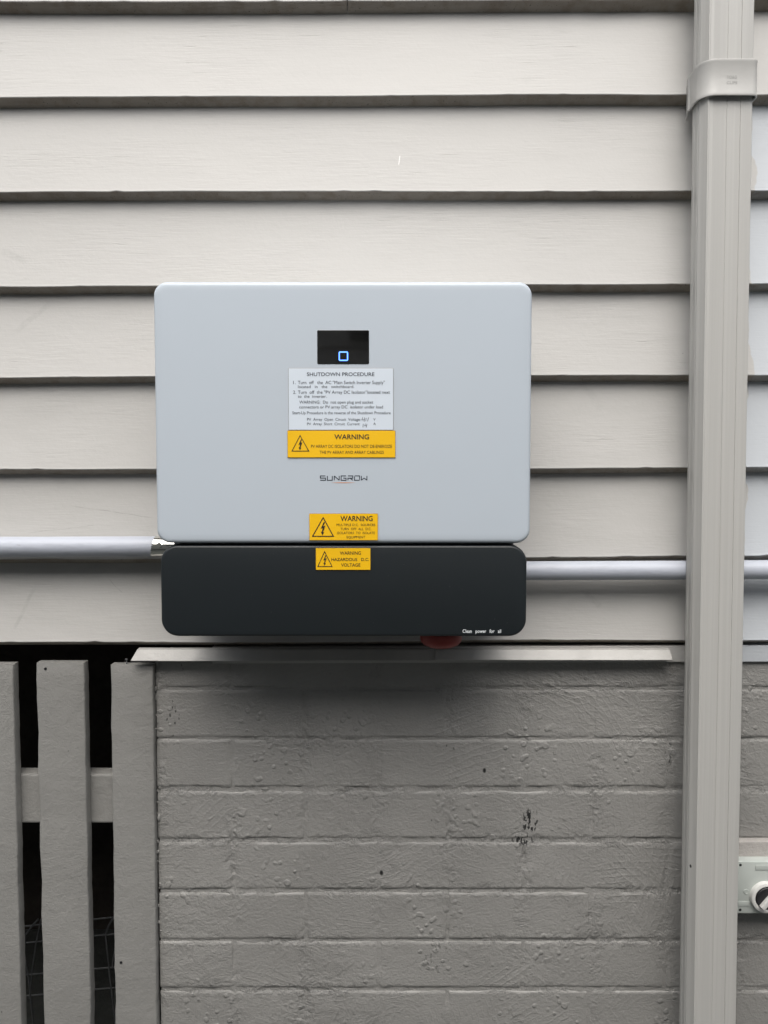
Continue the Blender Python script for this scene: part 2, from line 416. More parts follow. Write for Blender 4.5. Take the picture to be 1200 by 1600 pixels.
# ------------------------------------------------------------------ brick wall
bw = empty('brick_wall', (PX(247, 1300, .012), .012, 0), 'grey painted brick wall below the weatherboards, courses in stretcher bond', 'wall')
BY = .012; OX, OZ = bw.location.x, 0
def bl(px, py): return P(px, py, BY)
joints_px = [1076, 1155, 1232.5, 1312.5, 1392, 1470, 1546]
jz = [PZ(660, y, BY) for y in joints_px]
cz = (jz[0] - jz[-1]) / 6
while jz[-1] > cz * .6: jz.append(jz[-1] - cz)
jz[-1] = 0.0
odd_px, even_px = [364, 592, 818, 1043], [477, 700, 924, 1150]
xo = [PX(p, 1300, BY) for p in odd_px]; xe = [PX(p, 1300, BY) for p in even_px]
bl_len = (xo[-1] - xo[0]) / 3
XL = PX(247, 1300, BY); XR = 1.85
ztop = ZB - .030
J = .0062
def brick_mesh(L, H, seed, D=.09):
    """box with finely divided wandering front edges; front on y=0, rear on y=D"""
    nx, nz = 16, 5; rnd = random.Random(seed); v, f = [], []
    bz = [0, .0026, .0052, H * .5, H - .0052, H - .0026, H]
    bx = [0, .003, .006] + [L * k / (nx - 2) for k in range(1, nx - 2)] + [L - .006, L - .003, L]
    NX, NZ = len(bx), len(bz)
    for j, z in enumerate(bz):
        for i, x in enumerate(bx):
            ez = 1 if j in (0, NZ - 1) else 0; ex = 1 if i in (0, NX - 1) else 0
            y = .0013 * ez + .0009 * ex - (.0003 if ez and ex else 0)
            wob = noise.noise(Vector((x * 24 + seed * 5.3, z * 24, seed))) * .0010
            dz = noise.noise(Vector((x * 20 + seed * 3, j, 7))) * .0018 * (1 if (j <= 1 or j >= NZ - 2) else 0)
            dx = noise.noise(Vector((z * 30, i + seed, 2))) * .002 * (1 if ex else 0)
            v.append((x + dx, y + wob, z + dz))
    for j in range(NZ - 1):
        for i in range(NX - 1):
            f.append((j * NX + i, j * NX + i + 1, (j + 1) * NX + i + 1, (j + 1) * NX + i))
    ring = [i for i in range(NX)] + [j * NX + NX - 1 for j in range(1, NZ)] + [(NZ - 1) * NX + i for i in range(NX - 2, -1, -1)] + [j * NX for j in range(NZ - 2, 0, -1)]
    b0 = len(v)
    for r_ in ring: v.append((v[r_][0], D, v[r_][2]))
    for k in range(len(ring)):
        q = (k + 1) % len(ring); f.append((ring[q], ring[k], b0 + k, b0 + q))
    f.append([b0 + k for k in range(len(ring))])
    me = mesh('brick', v, f); me.materials.append(MAT['brick']); me.shade_smooth(); me.set_sharp_from_angle(angle=R(60)); return me
cache = {}
def get_brick(L, H, var):
    key = (round(L, 3), round(H, 3), var)
    if key not in cache: cache[key] = brick_mesh(L, H, len(cache) + 1)
    return cache[key]
rb = random.Random(4)
levels = [ztop] + jz
for c in range(len(levels) - 1):
    z1, z0 = levels[c] - (J / 2 if c else 0), levels[c + 1] + (J / 2 if c + 1 < len(levels) - 1 else 0)
    ref = xo if c % 2 == 0 else xe
    xs = [XL]; x = ref[0]
    while x < XL + .03: x += bl_len
    while x < XR - .03:
        # use measured joints where there are some
        near = min(ref, key=lambda q: abs(q - x)); xs.append(near if abs(near - x) < .02 else x); x = xs[-1] + bl_len
    xs.append(XR)
    for k in range(len(xs) - 1):
        a = xs[k] + (J / 2 if k else 0); b = xs[k + 1] - (J / 2 if k + 1 < len(xs) - 1 else 0)
        H = z1 - z0
        if 0 < c < len(levels) - 2: H = cz - J
        me = get_brick(b - a, H, rb.randrange(3))
        o = link('brick', me, None, bw, (a - OX, rb.uniform(-.0005, .0005), z0 - OZ + rb.uniform(-.0004, .0004)))
# mortar: a painted-over sheet just behind the brick faces, nearly flush at the upright joints
nx, nz = 420, 230
v, f = [], []
for j in range(nz + 1):
    z = (ztop) * j / nz
    for i in range(nx + 1):
        x = XL + .002 + (XR - XL - .004) * i / nx
        dbed = min(abs(z - q) for q in jz)
        y = .0016 if dbed < .006 else .0007
        y += noise.noise(Vector((x * 30, z * 30, 0))) * .0016 + noise.noise(Vector((x * 120, z * 120, 5))) * .0014
        v.append((x - OX, y + .0002, z))
for j in range(nz):
    for i in range(nx):
        a = j * (nx + 1) + i; f.append((a, a + 1, a + nx + 2, a + nx + 1))
link('mortar', mesh('mortar', v, f), MAT['brick'], bw, smooth=70)
link('wall_core', boxm('wall_core', .006, XR - XL - .006, .012, .098, 0.002, ztop - .003), MAT['brick'], bw)
# drips of paint along the left arris
bmd = bmesh.new(); rd = random.Random(11)
for k in range(46):
    z = rd.uniform(.75, 1.24); r_ = rd.uniform(.0010, .0028)
    bmesh.ops.create_icosphere(bmd, subdivisions=2, radius=r_, matrix=Matrix.Translation((rd.uniform(-.002, .004), rd.uniform(-.001, .003), z)) @ Matrix.Diagonal((1, .8, rd.uniform(.8, 2.6), 1)))
o = link('paint_dribbles', bm_mesh('paint_dribbles', bmd), MAT['brick'], bw, smooth=180); o['kind'] = 'stuff'

# ------------------------------------------------------------------ slatted screen and the void behind
def slat(px_l, px_r, top_px, name, label, lean=0, yf=.0, seed=1):
    x0, x1 = PX(px_l, top_px, yf), PX(px_r, top_px, yf); zt = PZ((px_l + px_r) / 2, top_px, yf)
    zbm = .35; n = 60; th = .019; c = .0022
    v, f = [], []
    prof = [(0, c), (c * .4, c * .3), (c, 0), (1, 0), (2, c * .3), (3, c), (3, th), (0, th)]
    for s in range(n + 1):
        z = zt - (zt - zbm) * s / n
        el = noise.noise(Vector((z * 16, seed, 1))) * .0015 + noise.noise(Vector((z * 55, seed, 2))) * .0008
        er = noise.noise(Vector((z * 16, seed, 11))) * .0015 + noise.noise(Vector((z * 55, seed, 12))) * .0008
        off = lean * (zt - z)
        a, b = x0 + el + off, x1 + er + off
        tz = z - (.0 if s else 0)
        pts = [(a, yf + c), (a + c * .35, yf + c * .35), (a + c, yf), (b - c, yf), (b - c * .35, yf + c * .35), (b, yf + c), (b, yf + th), (a, yf + th)]
        for k, (x, y) in enumerate(pts):
            tt = noise.noise(Vector((x * 40, seed, 30))) * .0016 if s == 0 else 0
            v.append((x, y + (.0012 if s == 0 and y < yf + c * .5 else 0), tz + tt))
    k = 8
    for s in range(n):
        for a in range(k):
            b = (a + 1) % k; f.append((s * k + a, s * k + b, (s + 1) * k + b, (s + 1) * k + a))
    f.append(list(range(k))); f.append([n * k + a for a in range(k)][::-1])
    bm = bmesh.new(); m0 = mesh('slat', v, f); bm.from_mesh(m0); bpy.data.meshes.remove(m0)
    o = link(name, bm_mesh('slat', bm), MAT['slat'], screen, smooth=45)
    if label: o['label'] = label
    return o
screen = empty('slat_screen', (0, 0, 0), 'grey painted vertical slat screen closing the dark gap left of the brick wall', 'fence')
slat(-92, 20, 1038, 'slat', None, .0, .0, 1)
slat(56, 131, 1036, 'slat', None, .0, .0, 2)
slat(172.5, 239.0, 1040, 'slat', None, -.004, .0005, 3)
for k in range(1, 5): slat(-92 - 150 * k, 20 - 36 - 150 * k, 1037, 'slat', None, 0, 0, 10 + k)
rail = link('rail', boxm('rail', -1.35, PX(252, 1240, .02), .0205, .052, PZ(150, 1286, .02), PZ(150, 1210, .02), .003, 2), MAT['slat'], screen)
link('rail', boxm('rail', -1.35, PX(252, 1240, .02), .0205, .052, .42, .50, .003, 2), MAT['slat'], screen)
bmn = bmesh.new(); nxp, nzp = P(197, 1038, .006); cyl(bmn, (nxp, .008, nzp - .01), (nxp + .0003, .008, nzp + .007), .0011, 10); cyl(bmn, (nxp, .008, nzp + .007), (nxp, .008, nzp + .0082), .0022, 10)
link('nail', bm_mesh('nail', bmn), MAT['wire'], screen)
bmn = bmesh.new(); hx, hz = P(71, 1045, 0); cyl(bmn, (hx, -.0003, hz), (hx, .002, hz), .0022, 12)
link('nail_hole', bm_mesh('nail_hole', bmn), MAT['hole'], screen); bmn = bmesh.new()
hx, hz = P(189, 1504, 0); cyl(bmn, (hx, -.0003, hz), (hx, .002, hz), .0022, 12)
link('nail_hole', bm_mesh('nail_hole', bmn), MAT['hole'], screen)
# enclosed space under the house
cavx0, cavx1 = -1.9, XL + .02
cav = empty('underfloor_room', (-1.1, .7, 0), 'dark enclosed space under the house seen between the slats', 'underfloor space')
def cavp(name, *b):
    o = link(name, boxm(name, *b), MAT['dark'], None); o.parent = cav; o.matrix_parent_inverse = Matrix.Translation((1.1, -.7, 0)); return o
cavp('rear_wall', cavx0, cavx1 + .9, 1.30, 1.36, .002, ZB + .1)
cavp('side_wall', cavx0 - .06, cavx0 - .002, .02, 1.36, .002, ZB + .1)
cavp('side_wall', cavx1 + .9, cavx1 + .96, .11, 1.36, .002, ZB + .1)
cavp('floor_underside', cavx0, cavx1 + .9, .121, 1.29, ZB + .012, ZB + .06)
# wire mesh tray in the void
wt = empty('wire_tray', (PX(120, 1500, .22), .22, PZ(120, 1500, .22)), 'galvanised wire grid with bent wires in the dark behind the slats', 'wire grid')
wl = wt.location
def wire(pts, r=.0016):
    bm = bmesh.new(); tube(bm, [(P(px, py, y)[0] - wl.x, y - wl.y, P(px, py, y)[1] - wl.z) for px, py, y in pts], r)
    link('wire', bm_mesh('wire', bm), MAT['wire'], wt, smooth=60)
for (a, b) in ((1449, 1432), (1475, 1458), (1525, 1510), (1558, 1542)):
    wire([(-120, a + 8, .16), (40, a - 2, .16), (190, b, .16), (240, b - 4, .16)])
wire([(60, 1436, .14), (50, 1447, .14), (39, 1462, .14), (38, 1490, .14), (45, 1530, .14), (54, 1620, .14)])
wire([(64, 1436, .14), (56, 1475, .14), (50, 1518, .14), (46, 1560, .14)], .0013)
wire([(178, 1432, .14), (170, 1446, .14), (165, 1460, .14), (170, 1510, .14), (180, 1600, .14)])
wire([(182, 1470, .12), (176, 1505, .12), (176, 1512, .12)], .0013)

# ------------------------------------------------------------------ conduits
def conduit(name, px0, px1, pyc, dpx, Y, label, nose=False):
    r = dpx / F * (Y - CAM_Y) / 2; z = PZ(600, pyc, Y)
    x0 = px0 if isinstance(px0, float) else PX(px0, pyc, Y); x1 = px1 if isinstance(px1, float) else PX(px1, pyc, Y)
    root = empty(name, (x0, Y, z), label, 'conduit', 'horizontal conduits on the wall')
    bm = bmesh.new(); n = 60; pts = [(t / n * (x1 - x0), noise.noise(Vector((t * .11, pyc, 0))) * .0006, noise.noise(Vector((t * .09, pyc, 4))) * .0008) for t in range(n + 1)]
    tube(bm, pts, r, 32); link('tube', bm_mesh('tube', bm), MAT['conduit'], root, smooth=60)
    return root, r, z, x0, x1
YC = -.019
cl, rl, zl, xa, xb = conduit('conduit', -1.6, 243, 854, 32, YC, 'thicker pale grey conduit left of the inverter ending in a shiny metal fitting')
# nickel gland at its end
fx = xb - xa
link('metal_fitting', lathe('metal_fitting', [(rl * .80, -.012), (rl * .97, -.010), (rl * 1.0, -.001), (rl * 1.0, .0005), (rl * .985, .003), (rl * .97, .024), (rl * .99, .026), (rl * .99, .060)], (fx, 0, 0), 'X'), MAT['nickel'], cl, smooth=30)
bm = bmesh.new(); ang = R(12); sx = fx + .0105; cyl(bm, (sx, -rl * .90 * math.cos(ang), rl * .90 * math.sin(ang)), (sx, -(rl + .0022) * math.cos(ang), (rl + .0022) * math.sin(ang)), .0040, 20)
link('grub_screw', bm_mesh('grub_screw', bm), MAT['nickel'], cl, smooth=40)
cr_, rrr, zr, _, _ = conduit('conduit', 800, 1.6, 892, 30, -.018, 'thinner pale grey conduit right of the inverter passing behind the downpipe')
cr_.rotation_euler = (0, R(-.25), 0)

# ------------------------------------------------------------------ downpipe
YP = -.072; YR = -.034
pzt, pzb = 3.2, .05
pl = PX(1073, 800, YR); pr = PX(1166.5, 800, YP)
dp = empty('downpipe', (pl, 0, pzb), 'cream painted rectangular downpipe with one moulded clip near the top', 'downpipe')
W = pr - pl
sec = [(0, YR), (0, YR - .007), (.0008, YR - .0078), (.0008, YR - .0108), (0, YR - .0116), (0, YR - .0200), (.0009, YR - .0210), (.0009, YR - .0240), (.0002, YR - .0250), (.0012, YR - .0266), (.0066, YP + .0020), (.0074, YP - .0004), (.0090, YP - .0006), (.0100, YP)]
def groove(x, w=.0005, d=.0006): return [(x - w, YP), (x, YP + d), (x + w, YP)]
sec += [(.0125, YP), (.0132, YP - .0002), (.0160, YP - .0002), (.0166, YP)] + groove(W * .47) + groove(W * .735, .0005, .0008) + [(W - .006, YP), (W - .0022, YP + .0014), (W - .0003, YP + .005), (W, YP + .010), (W, YR)]
def pipe_piece(z0, z1, name):
    v, f = [], []; k = len(sec); n = 24
    for s in range(n + 1):
        z = z0 + (z1 - z0) * s / n; lean = (z - 1.5) * -.0045
        for x, y in sec: v.append((x + lean - noise.noise(Vector((z * 1.5, 2, 2))) * .001, y + noise.noise(Vector((z * 1.2, 7, 2))) * .001, z - pzb))
    for s in range(n):
        for a in range(k - 1): f.append((s * k + a, s * k + a + 1, (s + 1) * k + a + 1, (s + 1) * k + a))
        f.append((s * k + k - 1, s * k, (s + 1) * k, (s + 1) * k + k - 1))
    f.append(list(range(k))); f.append([n * k + a for a in range(k)][::-1])
    bm = bmesh.new(); m0 = mesh(name, v, f); bm.from_mesh(m0); bpy.data.meshes.remove(m0)
    return link(name, bm_mesh(name, bm), MAT['pipe'], dp, smooth=28)
pipe_piece(pzb, pzt, 'pipe')
# clip: a strap following the pipe, with rolled rims and a wall flange on the left
yc = YP - .0065
zc0, zc1 = PZ(1140, 149, yc), PZ(1140, 92, yc)
def clip_outline(o):
    lx = (zc0 + zc1) / 2 - 1.5; lx *= -.0045
    L_, R_ = -.0085 + lx, W + .0032 + lx; out = []
    pts = [(L_ + .0135 - o, .004), (L_ + .0045 - o, -.026), (L_ + .0045 - o, -.0285), (L_ + .0058 - o, -.0300), (L_ + .0045 - o, -.056)]
    cx, cyy, rx, ry = L_ + .0265, -.0565, .022 + o, (-.0565 - yc) + o
    for i in range(9):
        a = R(180 + 90 * i / 8); pts.append((cx + rx * math.cos(a), cyy + ry * math.sin(a)))
    rad = .010 + o
    for i in range(7):
        a = R(270 + 90 * i / 6); pts.append((R_ - .010 + rad * math.cos(a), yc + .010 + rad * math.sin(a)))
    pts.append((R_ + o, .004)); return pts
prof = [(0, 0), (.0012, .0), (.0018, .0015), (.0010, .0035), (.0004, .0045)]
H = zc1 - zc0
levels_c = [(-.0016, .001), (-.0004, -.0004), (.0012, 0), (.0016, .0014), (.0006, .0042), (.0006, H - .0036), (.0013, H - .0014), (.0009, H), (-.0004, H + .0003), (-.0016, H - .001)]
v, f = [], []; K = None
for o_, z_ in levels_c:
    pts = clip_outline(o_); K = len(pts)
    for x, y in pts: v.append((x, y, zc0 + z_ - pzb))
for a in range(len(levels_c)):
    b = (a + 1) % len(levels_c)
    for i in range(K - 1): f.append((a * K + i, a * K + i + 1, b * K + i + 1, b * K + i))
bm = bmesh.new(); m0 = mesh('pipe_clip', v, f); bm.from_mesh(m0); bpy.data.meshes.remove(m0)
clip = link('pipe_clip', bm_mesh('pipe_clip', bm), plain('clip_paint', (.425, .423, .405), .42, 0, .0002, 60, .04), dp, smooth=40)

# ------------------------------------------------------------------ lettering tools
def text_mesh_data(txt, x0, x1, z0, z1, Y, fit=True, bold=.0, shear=0):
    cu = bpy.data.curves.new('lettering', 'FONT'); cu.body = txt; cu.resolution_u = 3; cu.offset = bold; cu.shear = shear
    ob = bpy.data.objects.new('lettering', cu); COL.objects.link(ob)
    dg = bpy.context.evaluated_depsgraph_get(); me = bpy.data.meshes.new_from_object(ob.evaluated_get(dg))
    bpy.data.objects.remove(ob); bpy.data.curves.remove(cu)
    xs = [q.co.x for q in me.vertices]
    capz = .73                                          # cap height of the font at size 1
    sx = (x1 - x0) / (max(xs) - min(xs)); mn = min(xs); sz = (z1 - z0) / capz
    vs = [(x0 + (q.co.x - mn) * sx, Y, z0 + q.co.y * sz) for q in me.vertices]
    fs = [tuple(p.vertices) for p in me.polygons]; bpy.data.meshes.remove(me)
    return vs, fs
def ribbon(pts, wd, Y, closed=False):
    """flat stroke polygons with mitred joints in the XZ plane"""
    p = [Vector((a, b)) for a, b in pts]; n = len(p); vs, fs = [], []
    for i in range(n):
        pv = p[i - 1] if (i or closed) else None; nx_ = p[(i + 1) % n] if (i < n - 1 or closed) else None
        d1 = (p[i] - pv).normalized() if pv is not None else None; d2 = (nx_ - p[i]).normalized() if nx_ is not None else None
        if d1 is None: d1 = d2
        if d2 is None: d2 = d1
        n1 = Vector((-d1.y, d1.x)); n2 = Vector((-d2.y, d2.x)); m = (n1 + n2)
        m = m.normalized() if m.length > 1e-6 else n1; s = wd / 2 / max(.35, m.dot(n1))
        for q in (p[i] + m * s, p[i] - m * s): vs.append((q.x, Y, q.y))
    for i in range(n if closed else n - 1):
        j = (i + 1) % n; fs.append((2 * i, 2 * i + 1, 2 * j + 1, 2 * j))
    return vs, fs
def merge(parts):
    V, Fc = [], []
    for vs, fs in parts:
        o = len(V); V += vs; Fc += [tuple(a + o for a in q) for q in fs]
    return V, Fc
def flat_obj(name, parts, mat, parent, off):
    V, Fc = merge(parts); V = [(x - off.x, y - off.y, z - off.z) for x, y, z in V]
    bm = bmesh.new(); m0 = mesh(name, V, Fc); bm.from_mesh(m0); bpy.data.meshes.remove(m0)
    bmesh.ops.recalc_face_normals(bm, faces=bm.faces)
    for q in bm.faces:
        if q.normal.y > 0: q.normal_flip()
    me = bpy.data.meshes.new(name); bm.to_mesh(me); bm.free()
    return link(name, me, mat, parent)

# clip lettering, moulded and painted over
fy = yc - .0009
parts = []
for txt, a, b, c_, d_ in (('TO&G', 1135.5, 1151.5, 122.5, 117.5), ('CLIPS', 1135.5, 1152, 131, 126.5)):
    (x0, z0), (x1, z1) = P(a, c_, fy), P(b, d_, fy); parts.append(text_mesh_data(txt, x0, x1, z0, z1, fy))
m_emb = plain('moulded_lettering_paint', (.34, .34, .325), .5)
flat_obj('moulded_lettering', parts, m_emb, clip, dp.location)

# ------------------------------------------------------------------ inverter
YF = -.165                                              # front of the pale cover
inv = empty('solar_inverter', (PX(536, 720, YF), 0, PZ(536, 995, YF)), 'wall mounted solar inverter with pale grey cover and charcoal lower cover', 'inverter')
IL = inv.location
def ip(name, me, mat, parent=inv, smooth=30):
    for q in me.vertices: q.co = q.co - IL
    return link(name, me, mat, parent, smooth=smooth)
x0, x1 = PX(241.5, 640, YF), PX(830.5, 640, YF); z1, z0 = PZ(536, 440.5, YF + .004), PZ(536, 848.5, YF + .004)
cover = ip('front_cover', rr_loft('front_cover', x0, x1, z0, z1, .0185,
    [(.006, YF + .085), (.0012, YF + .082), (.0, YF + .070), (0, YF + .0060), (.0005, YF + .0036), (.0017, YF + .0016), (.0034, YF + .0006), (.0060, YF + .0002), (.012, YF)], 10), MAT['white'], smooth=50)
YB = YF + .003
bx0, bx1 = PX(250.5, 920, YB), PX(823.5, 920, YB); bz1, bz0 = PZ(536, 851.5, YB + .002), PZ(536, 994.5, YB + .002)
lower = ip('lower_cover', rr_loft('lower_cover', bx0, bx1, bz0, bz1, .024,
    [(.008, YB + .125), (.0015, YB + .12), (0, YB + .11), (0, YB + .005), (.0008, YB + .0018), (.0022, YB + .0004), (.004, YB)], 12), MAT['black'], smooth=50)
hx0, hx1 = PX(272, 850, YF + .03), PX(802, 850, YF + .03)
ip('housing', rr_loft('housing', hx0, hx1, bz0 + .012, z1 - .014, .012, [(.002, -.018), (0, -.020), (0, YF + .03)], 6), MAT['alu'], smooth=40)
for k in range(22):                                        # cooling fins of the heat sink
    xx = hx0 + .02 + (hx1 - hx0 - .04) * k / 21
    ip('cooling_fin', boxm('cooling_fin', xx - .0013, xx + .0013, -.060, -.0225, z1 - .0135, z1 - .004), MAT['alu'], smooth=None)
ip('wall_bracket', boxm('wall_bracket', hx0 + .05, hx1 - .05, -.0175, -.0015, z1 - .20, z1 - .06, .002), MAT['alu'], smooth=None)
ip('wall_bracket', boxm('wall_bracket', hx0 + .05, hx1 - .05, -.0175, -.0015, bz0 + .05, bz0 + .10, .002), MAT['alu'], smooth=None)

# display
YD = YF - .0006
dx0, dz0 = P(495.8, 569, YF); dx1, dz1 = P(576.7, 515.8, YF)
disp = ip('display', rr_loft('display', dx0, dx1, dz0, dz1, .0016, [(0, YF + .004), (0, YF - .0003), (.0004, YD)], 4), MAT['gloss'], smooth=15)
cx, czz = P(536.6, 556.6, YD); s_ = 6.4 / F * (YD - CAM_Y)
ro = rr(cx - s_, cx + s_, czz - s_, czz + s_, .0013, 4)
flat_obj('indicator_light', [ribbon(ro, .00155, YD - .0003, True)], MAT['glow'], disp, IL)

# engraved labels
def Z1(x, y): return 430 + x / 5.714, 500 + y / 5.714      # coordinates measured on enlarged crops
def Z2(x, y): return 430 + x / 5.714, 780 + y / 5.714
def label_plate(x0p, y0p, x1p, y1p, Y, mat, label, th=.0013, rot=0):
    (xa, zb_), (xb, za) = P(x0p, y1p, Y), P(x1p, y0p, Y)
    root = ip('label', boxm('label', xa, xb, Y - th, Y + .0003, zb_, za, .0003, 1), [mat, MAT['brown']], smooth=None)
    for pgn in root.data.polygons:
        if pgn.normal.y > -.9: pgn.material_index = 1
    root['label'] = label; return root
def lines(Zf, rows, Y, bold=0):
    out = []
    for r_ in rows:
        txt, xa, xb, ya, yb = r_[:5]; bo = r_[5] if len(r_) > 5 else bold
        (X0, Z0), (X1, Z1_) = P(*Zf(xa, yb), Y), P(*Zf(xb, ya), Y)
        out.append(text_mesh_data(txt, X0, X1, Z0, Z1_, Y, bold=bo))
    return out
def bolt_tri(Zf, apex, bl_, br_, Y, wd):
    pts = [P(*Zf(*q), Y) for q in (apex, br_, bl_)]
    out = [ribbon(pts, wd, Y, True)]
    ax = (bl_[0] + br_[0]) / 2; h = bl_[1] - apex[1]; top = apex[1]; w_ = (br_[0] - bl_[0])
    q = lambda u, t: P(*Zf(ax + u * w_, top + t * h), Y)
    bolt = [q(.035, .24), q(-.115, .60), q(-.015, .555), q(-.055, .76), q(-.105, .745), q(-.035, .95), q(.055, .79), q(.005, .785), q(.115, .42), q(.005, .475), q(.105, .24)]
    out.append(([(a, Y, b) for a, b in bolt], [tuple(range(len(bolt)))]))
    return out
th = .0013; YT = YF - th - .00025; YTb = YB - th - .00025
L1 = label_plate(451.2, 575.3, 614.6, 672, YF, MAT['labelw'], 'white label headed SHUTDOWN PROCEDURE')
rows = [('SHUTDOWN PROCEDURE', 283, 885, 466, 500, .006), ('1.', 160, 182, 541, 572), ('Turn  off   the  AC "Main Switch Inverter Supply"', 203, 978, 541, 572), ('located   in   the   switchboard.', 203, 705, 581, 607),
        ('2.', 160, 185, 628, 658), ('Turn  off  the "PV Array DC Isolator"located next', 203, 1025, 628, 658), ('to  the  inverter.', 202, 458, 667, 694),
        ('WARNING:  Do  not open plug and socket', 215, 875, 718, 746), ('connectors or PV array DC  isolator under load', 215, 962, 761, 789),
        ('Start-Up Procedure is the reverse of the Shutdown Procedure', 153, 1030, 814, 841), ('PV  Array  Open  Circuit  Voltage:', 285, 762, 873, 899), ('V', 876, 896, 875, 898),
        ('PV  Array  Short  Circuit  Current:', 285, 757, 914, 939), ('A', 876, 898, 914, 937)]
flat_obj('lettering', lines(Z1, rows, YT, 0), MAT['inkb'], L1, IL)
hw = []
def hand(pts, wd=.0006): hw.append(ribbon([P(*Z1(a, b), YT) for a, b in pts], wd, YT))
hand([(782, 868), (773, 892), (798, 890)]); hand([(799, 870), (793, 908)]); hand([(812, 874), (808, 903)]); hand([(834, 870), (824, 904)])
hand([(786, 926), (783, 958)]); hand([(806, 925), (799, 944), (818, 943)]); hand([(820, 926), (812, 960)])
flat_obj('handwriting', hw, MAT['inkb'], L1, IL)
L2 = label_plate(449.4, 672.6, 617.9, 715, YF - .0001, MAT['yellow'], 'long yellow warning label below the white label')
rows = [('WARNING', 528, 838, 1019, 1064, .015), ('PV ARRAY DC ISOLATORS DO NOT DE-ENERGIZE', 320, 1042, 1112, 1141, .0), ('THE PV ARRAY AND ARRAY CABLINGS', 397, 970, 1166, 1194, .0)]
flat_obj('lettering', lines(Z1, rows, YT - .0001), MAT['ink'], L2, IL)
flat_obj('voltage_symbol', bolt_tri(Z1, (222, 1032), (150, 1170), (300, 1170), YT - .0001, .0010), MAT['ink'], L2, IL)
L3 = label_plate(483.4, 802.3, 590.5, 844.2, YF, MAT['yellow'], 'square yellow label at the lower edge of the pale cover')
rows = [('WARNING', 582, 870, 147, 194, .015), ('MULTIPLE D.C.  SOURCES', 548, 893, 217, 239), ('TURN  OFF  ALL  D.C.', 583, 858, 253, 276), ('ISOLATORS  TO  ISOLATE', 553, 890, 289, 311), ('EQUIPMENT', 638, 803, 327, 349)]
flat_obj('lettering', lines(Z2, rows, YT), MAT['ink'], L3, IL)
flat_obj('voltage_symbol', bolt_tri(Z2, (428, 164), (334, 331), (520, 331), YT, .0013), MAT['ink'], L3, IL)
L4 = label_plate(493.5, 856, 579, 890.4, YB, MAT['yellow'], 'smallest yellow label on the charcoal cover')
rows = [('WARNING', 577, 765, 464, 495, .008), ('HAZARDOUS   D.C.', 502, 838, 523, 551, .008), ('VOLTAGE', 588, 760, 571, 601, .008)]
flat_obj('lettering', lines(Z2, rows, YTb), MAT['ink'], L4, IL)
flat_obj('voltage_symbol', bolt_tri(Z2, (441, 468), (380, 601), (508, 601), YTb, .0010), MAT['ink'], L4, IL)

# maker's wordmark, squared letters, on the pale cover
YL = YF - .0002
gl = {'S': [[(1, 1), (0, 1), (0, .5), (1, .5), (1, 0), (0, 0)]], 'U': [[(0, 1), (0, 0), (1, 0), (1, 1)]], 'N': [[(0, 0), (0, 1)], [(0, .98), (1, .02)], [(1, 0), (1, 1)]],
      'G': [[(1, 1), (0, 1), (0, 0), (1, 0), (1, .48), (.45, .48)]], 'R': [[(0, 1), (1, 1), (1, .48), (0, .48), (0, 0)], [(.45, .48), (1, 0)]],
      'O': [[(.04, 0), (0, 0), (0, .86)], [(0, 1), (1, 1), (1, .14)], [(1, 0), (.04, 0)]], 'W': [[(0, 1), (0, .04)], [(0, .03), (.5, .5)], [(.5, .5), (1, .03)], [(1, 1), (1, .04)]]}
spans = [(127, 222), (258, 350), (388, 480), (516, 608), (644, 735), (768, 862), (895, 1000)]
wm = []
for ch, (sa, sb) in zip('SUNGROW', spans):
    for st in gl[ch]:
        wm.append(ribbon([P(490 + (sa + (sb - sa) * u) / 12, 730 + (245 - 82 * t) / 12, YL) for u, t in st], .00115, YL))
flat_obj('wordmark', wm, MAT['inkb'], cover, IL)
def lens(xa, xb, yc_, h, Y):
    n = 12; top = [P(xa + (xb - xa) * i / n, yc_ - h * math.sin(math.pi * i / n), Y) for i in range(n + 1)]; bot = [P(xa + (xb - xa) * i / n, yc_ + h * math.sin(math.pi * i / n), Y) for i in range(n - 1, 0, -1)]
    return [(a, Y, b) for a, b in top + bot], [tuple(range(len(top) + len(bot)))]
flat_obj('underline', [lens(517, 556, 754.2, .55, YL)], MAT['orange'], cover, IL)
YLb = YB - .0002; (a0, c0), (a1, c1) = P(722.8, 988.8, YLb), P(783, 983.2, YLb)
flat_obj('slogan_lettering', [text_mesh_data('Clean   power   for   all', a0, a1, c0, c1, YLb, bold=.012)], MAT['inkw'], lower, IL)
# dust flecks on the lower cover
fl = []; rf = random.Random(3)
for k in range(26):
    px, py = rf.uniform(262, 812), rf.uniform(862, 985); X, Zz = P(px, py, YLb); s_ = rf.uniform(.00018, .00042)
    fl.append(([(X - s_, YLb, Zz), (X, YLb, Zz - s_), (X + s_, YLb, Zz), (X, YLb, Zz + s_)], [(0, 1, 2, 3)]))
o = flat_obj('dust_flecks', fl, plain('dust', (.16, .17, .17), .9), lower, IL); o['kind'] = 'stuff'
# rotary isolator knob below
ky = -.095; kx, kz = P(689, 998.5, ky); kr = 33 / F * (ky - CAM_Y)
me = lathe('isolator_knob', [(kr * .55, .030), (kr * .60, .012), (kr * .97, .010), (kr, .008), (kr, .001), (kr * .96, -.003), (kr * .82, -.0075), (kr * .6, -.0105), (kr * .3, -.012)], (kx, ky, kz), 'Z', 48)
ip('isolator_knob', me, MAT['red'], smooth=35)
for gx in (340, 400, 455, 760):                             # cable glands tucked under the charcoal cover
    g0, _ = P(gx, 985, -.06)
    ip('cable_gland', lathe('cable_gland', [(.011, .012), (.011, -.004), (.0085, -.006), (.0085, -.010)], (g0, -.055, bz0 + .002), 'Z', 12), MAT['hole'], smooth=35)

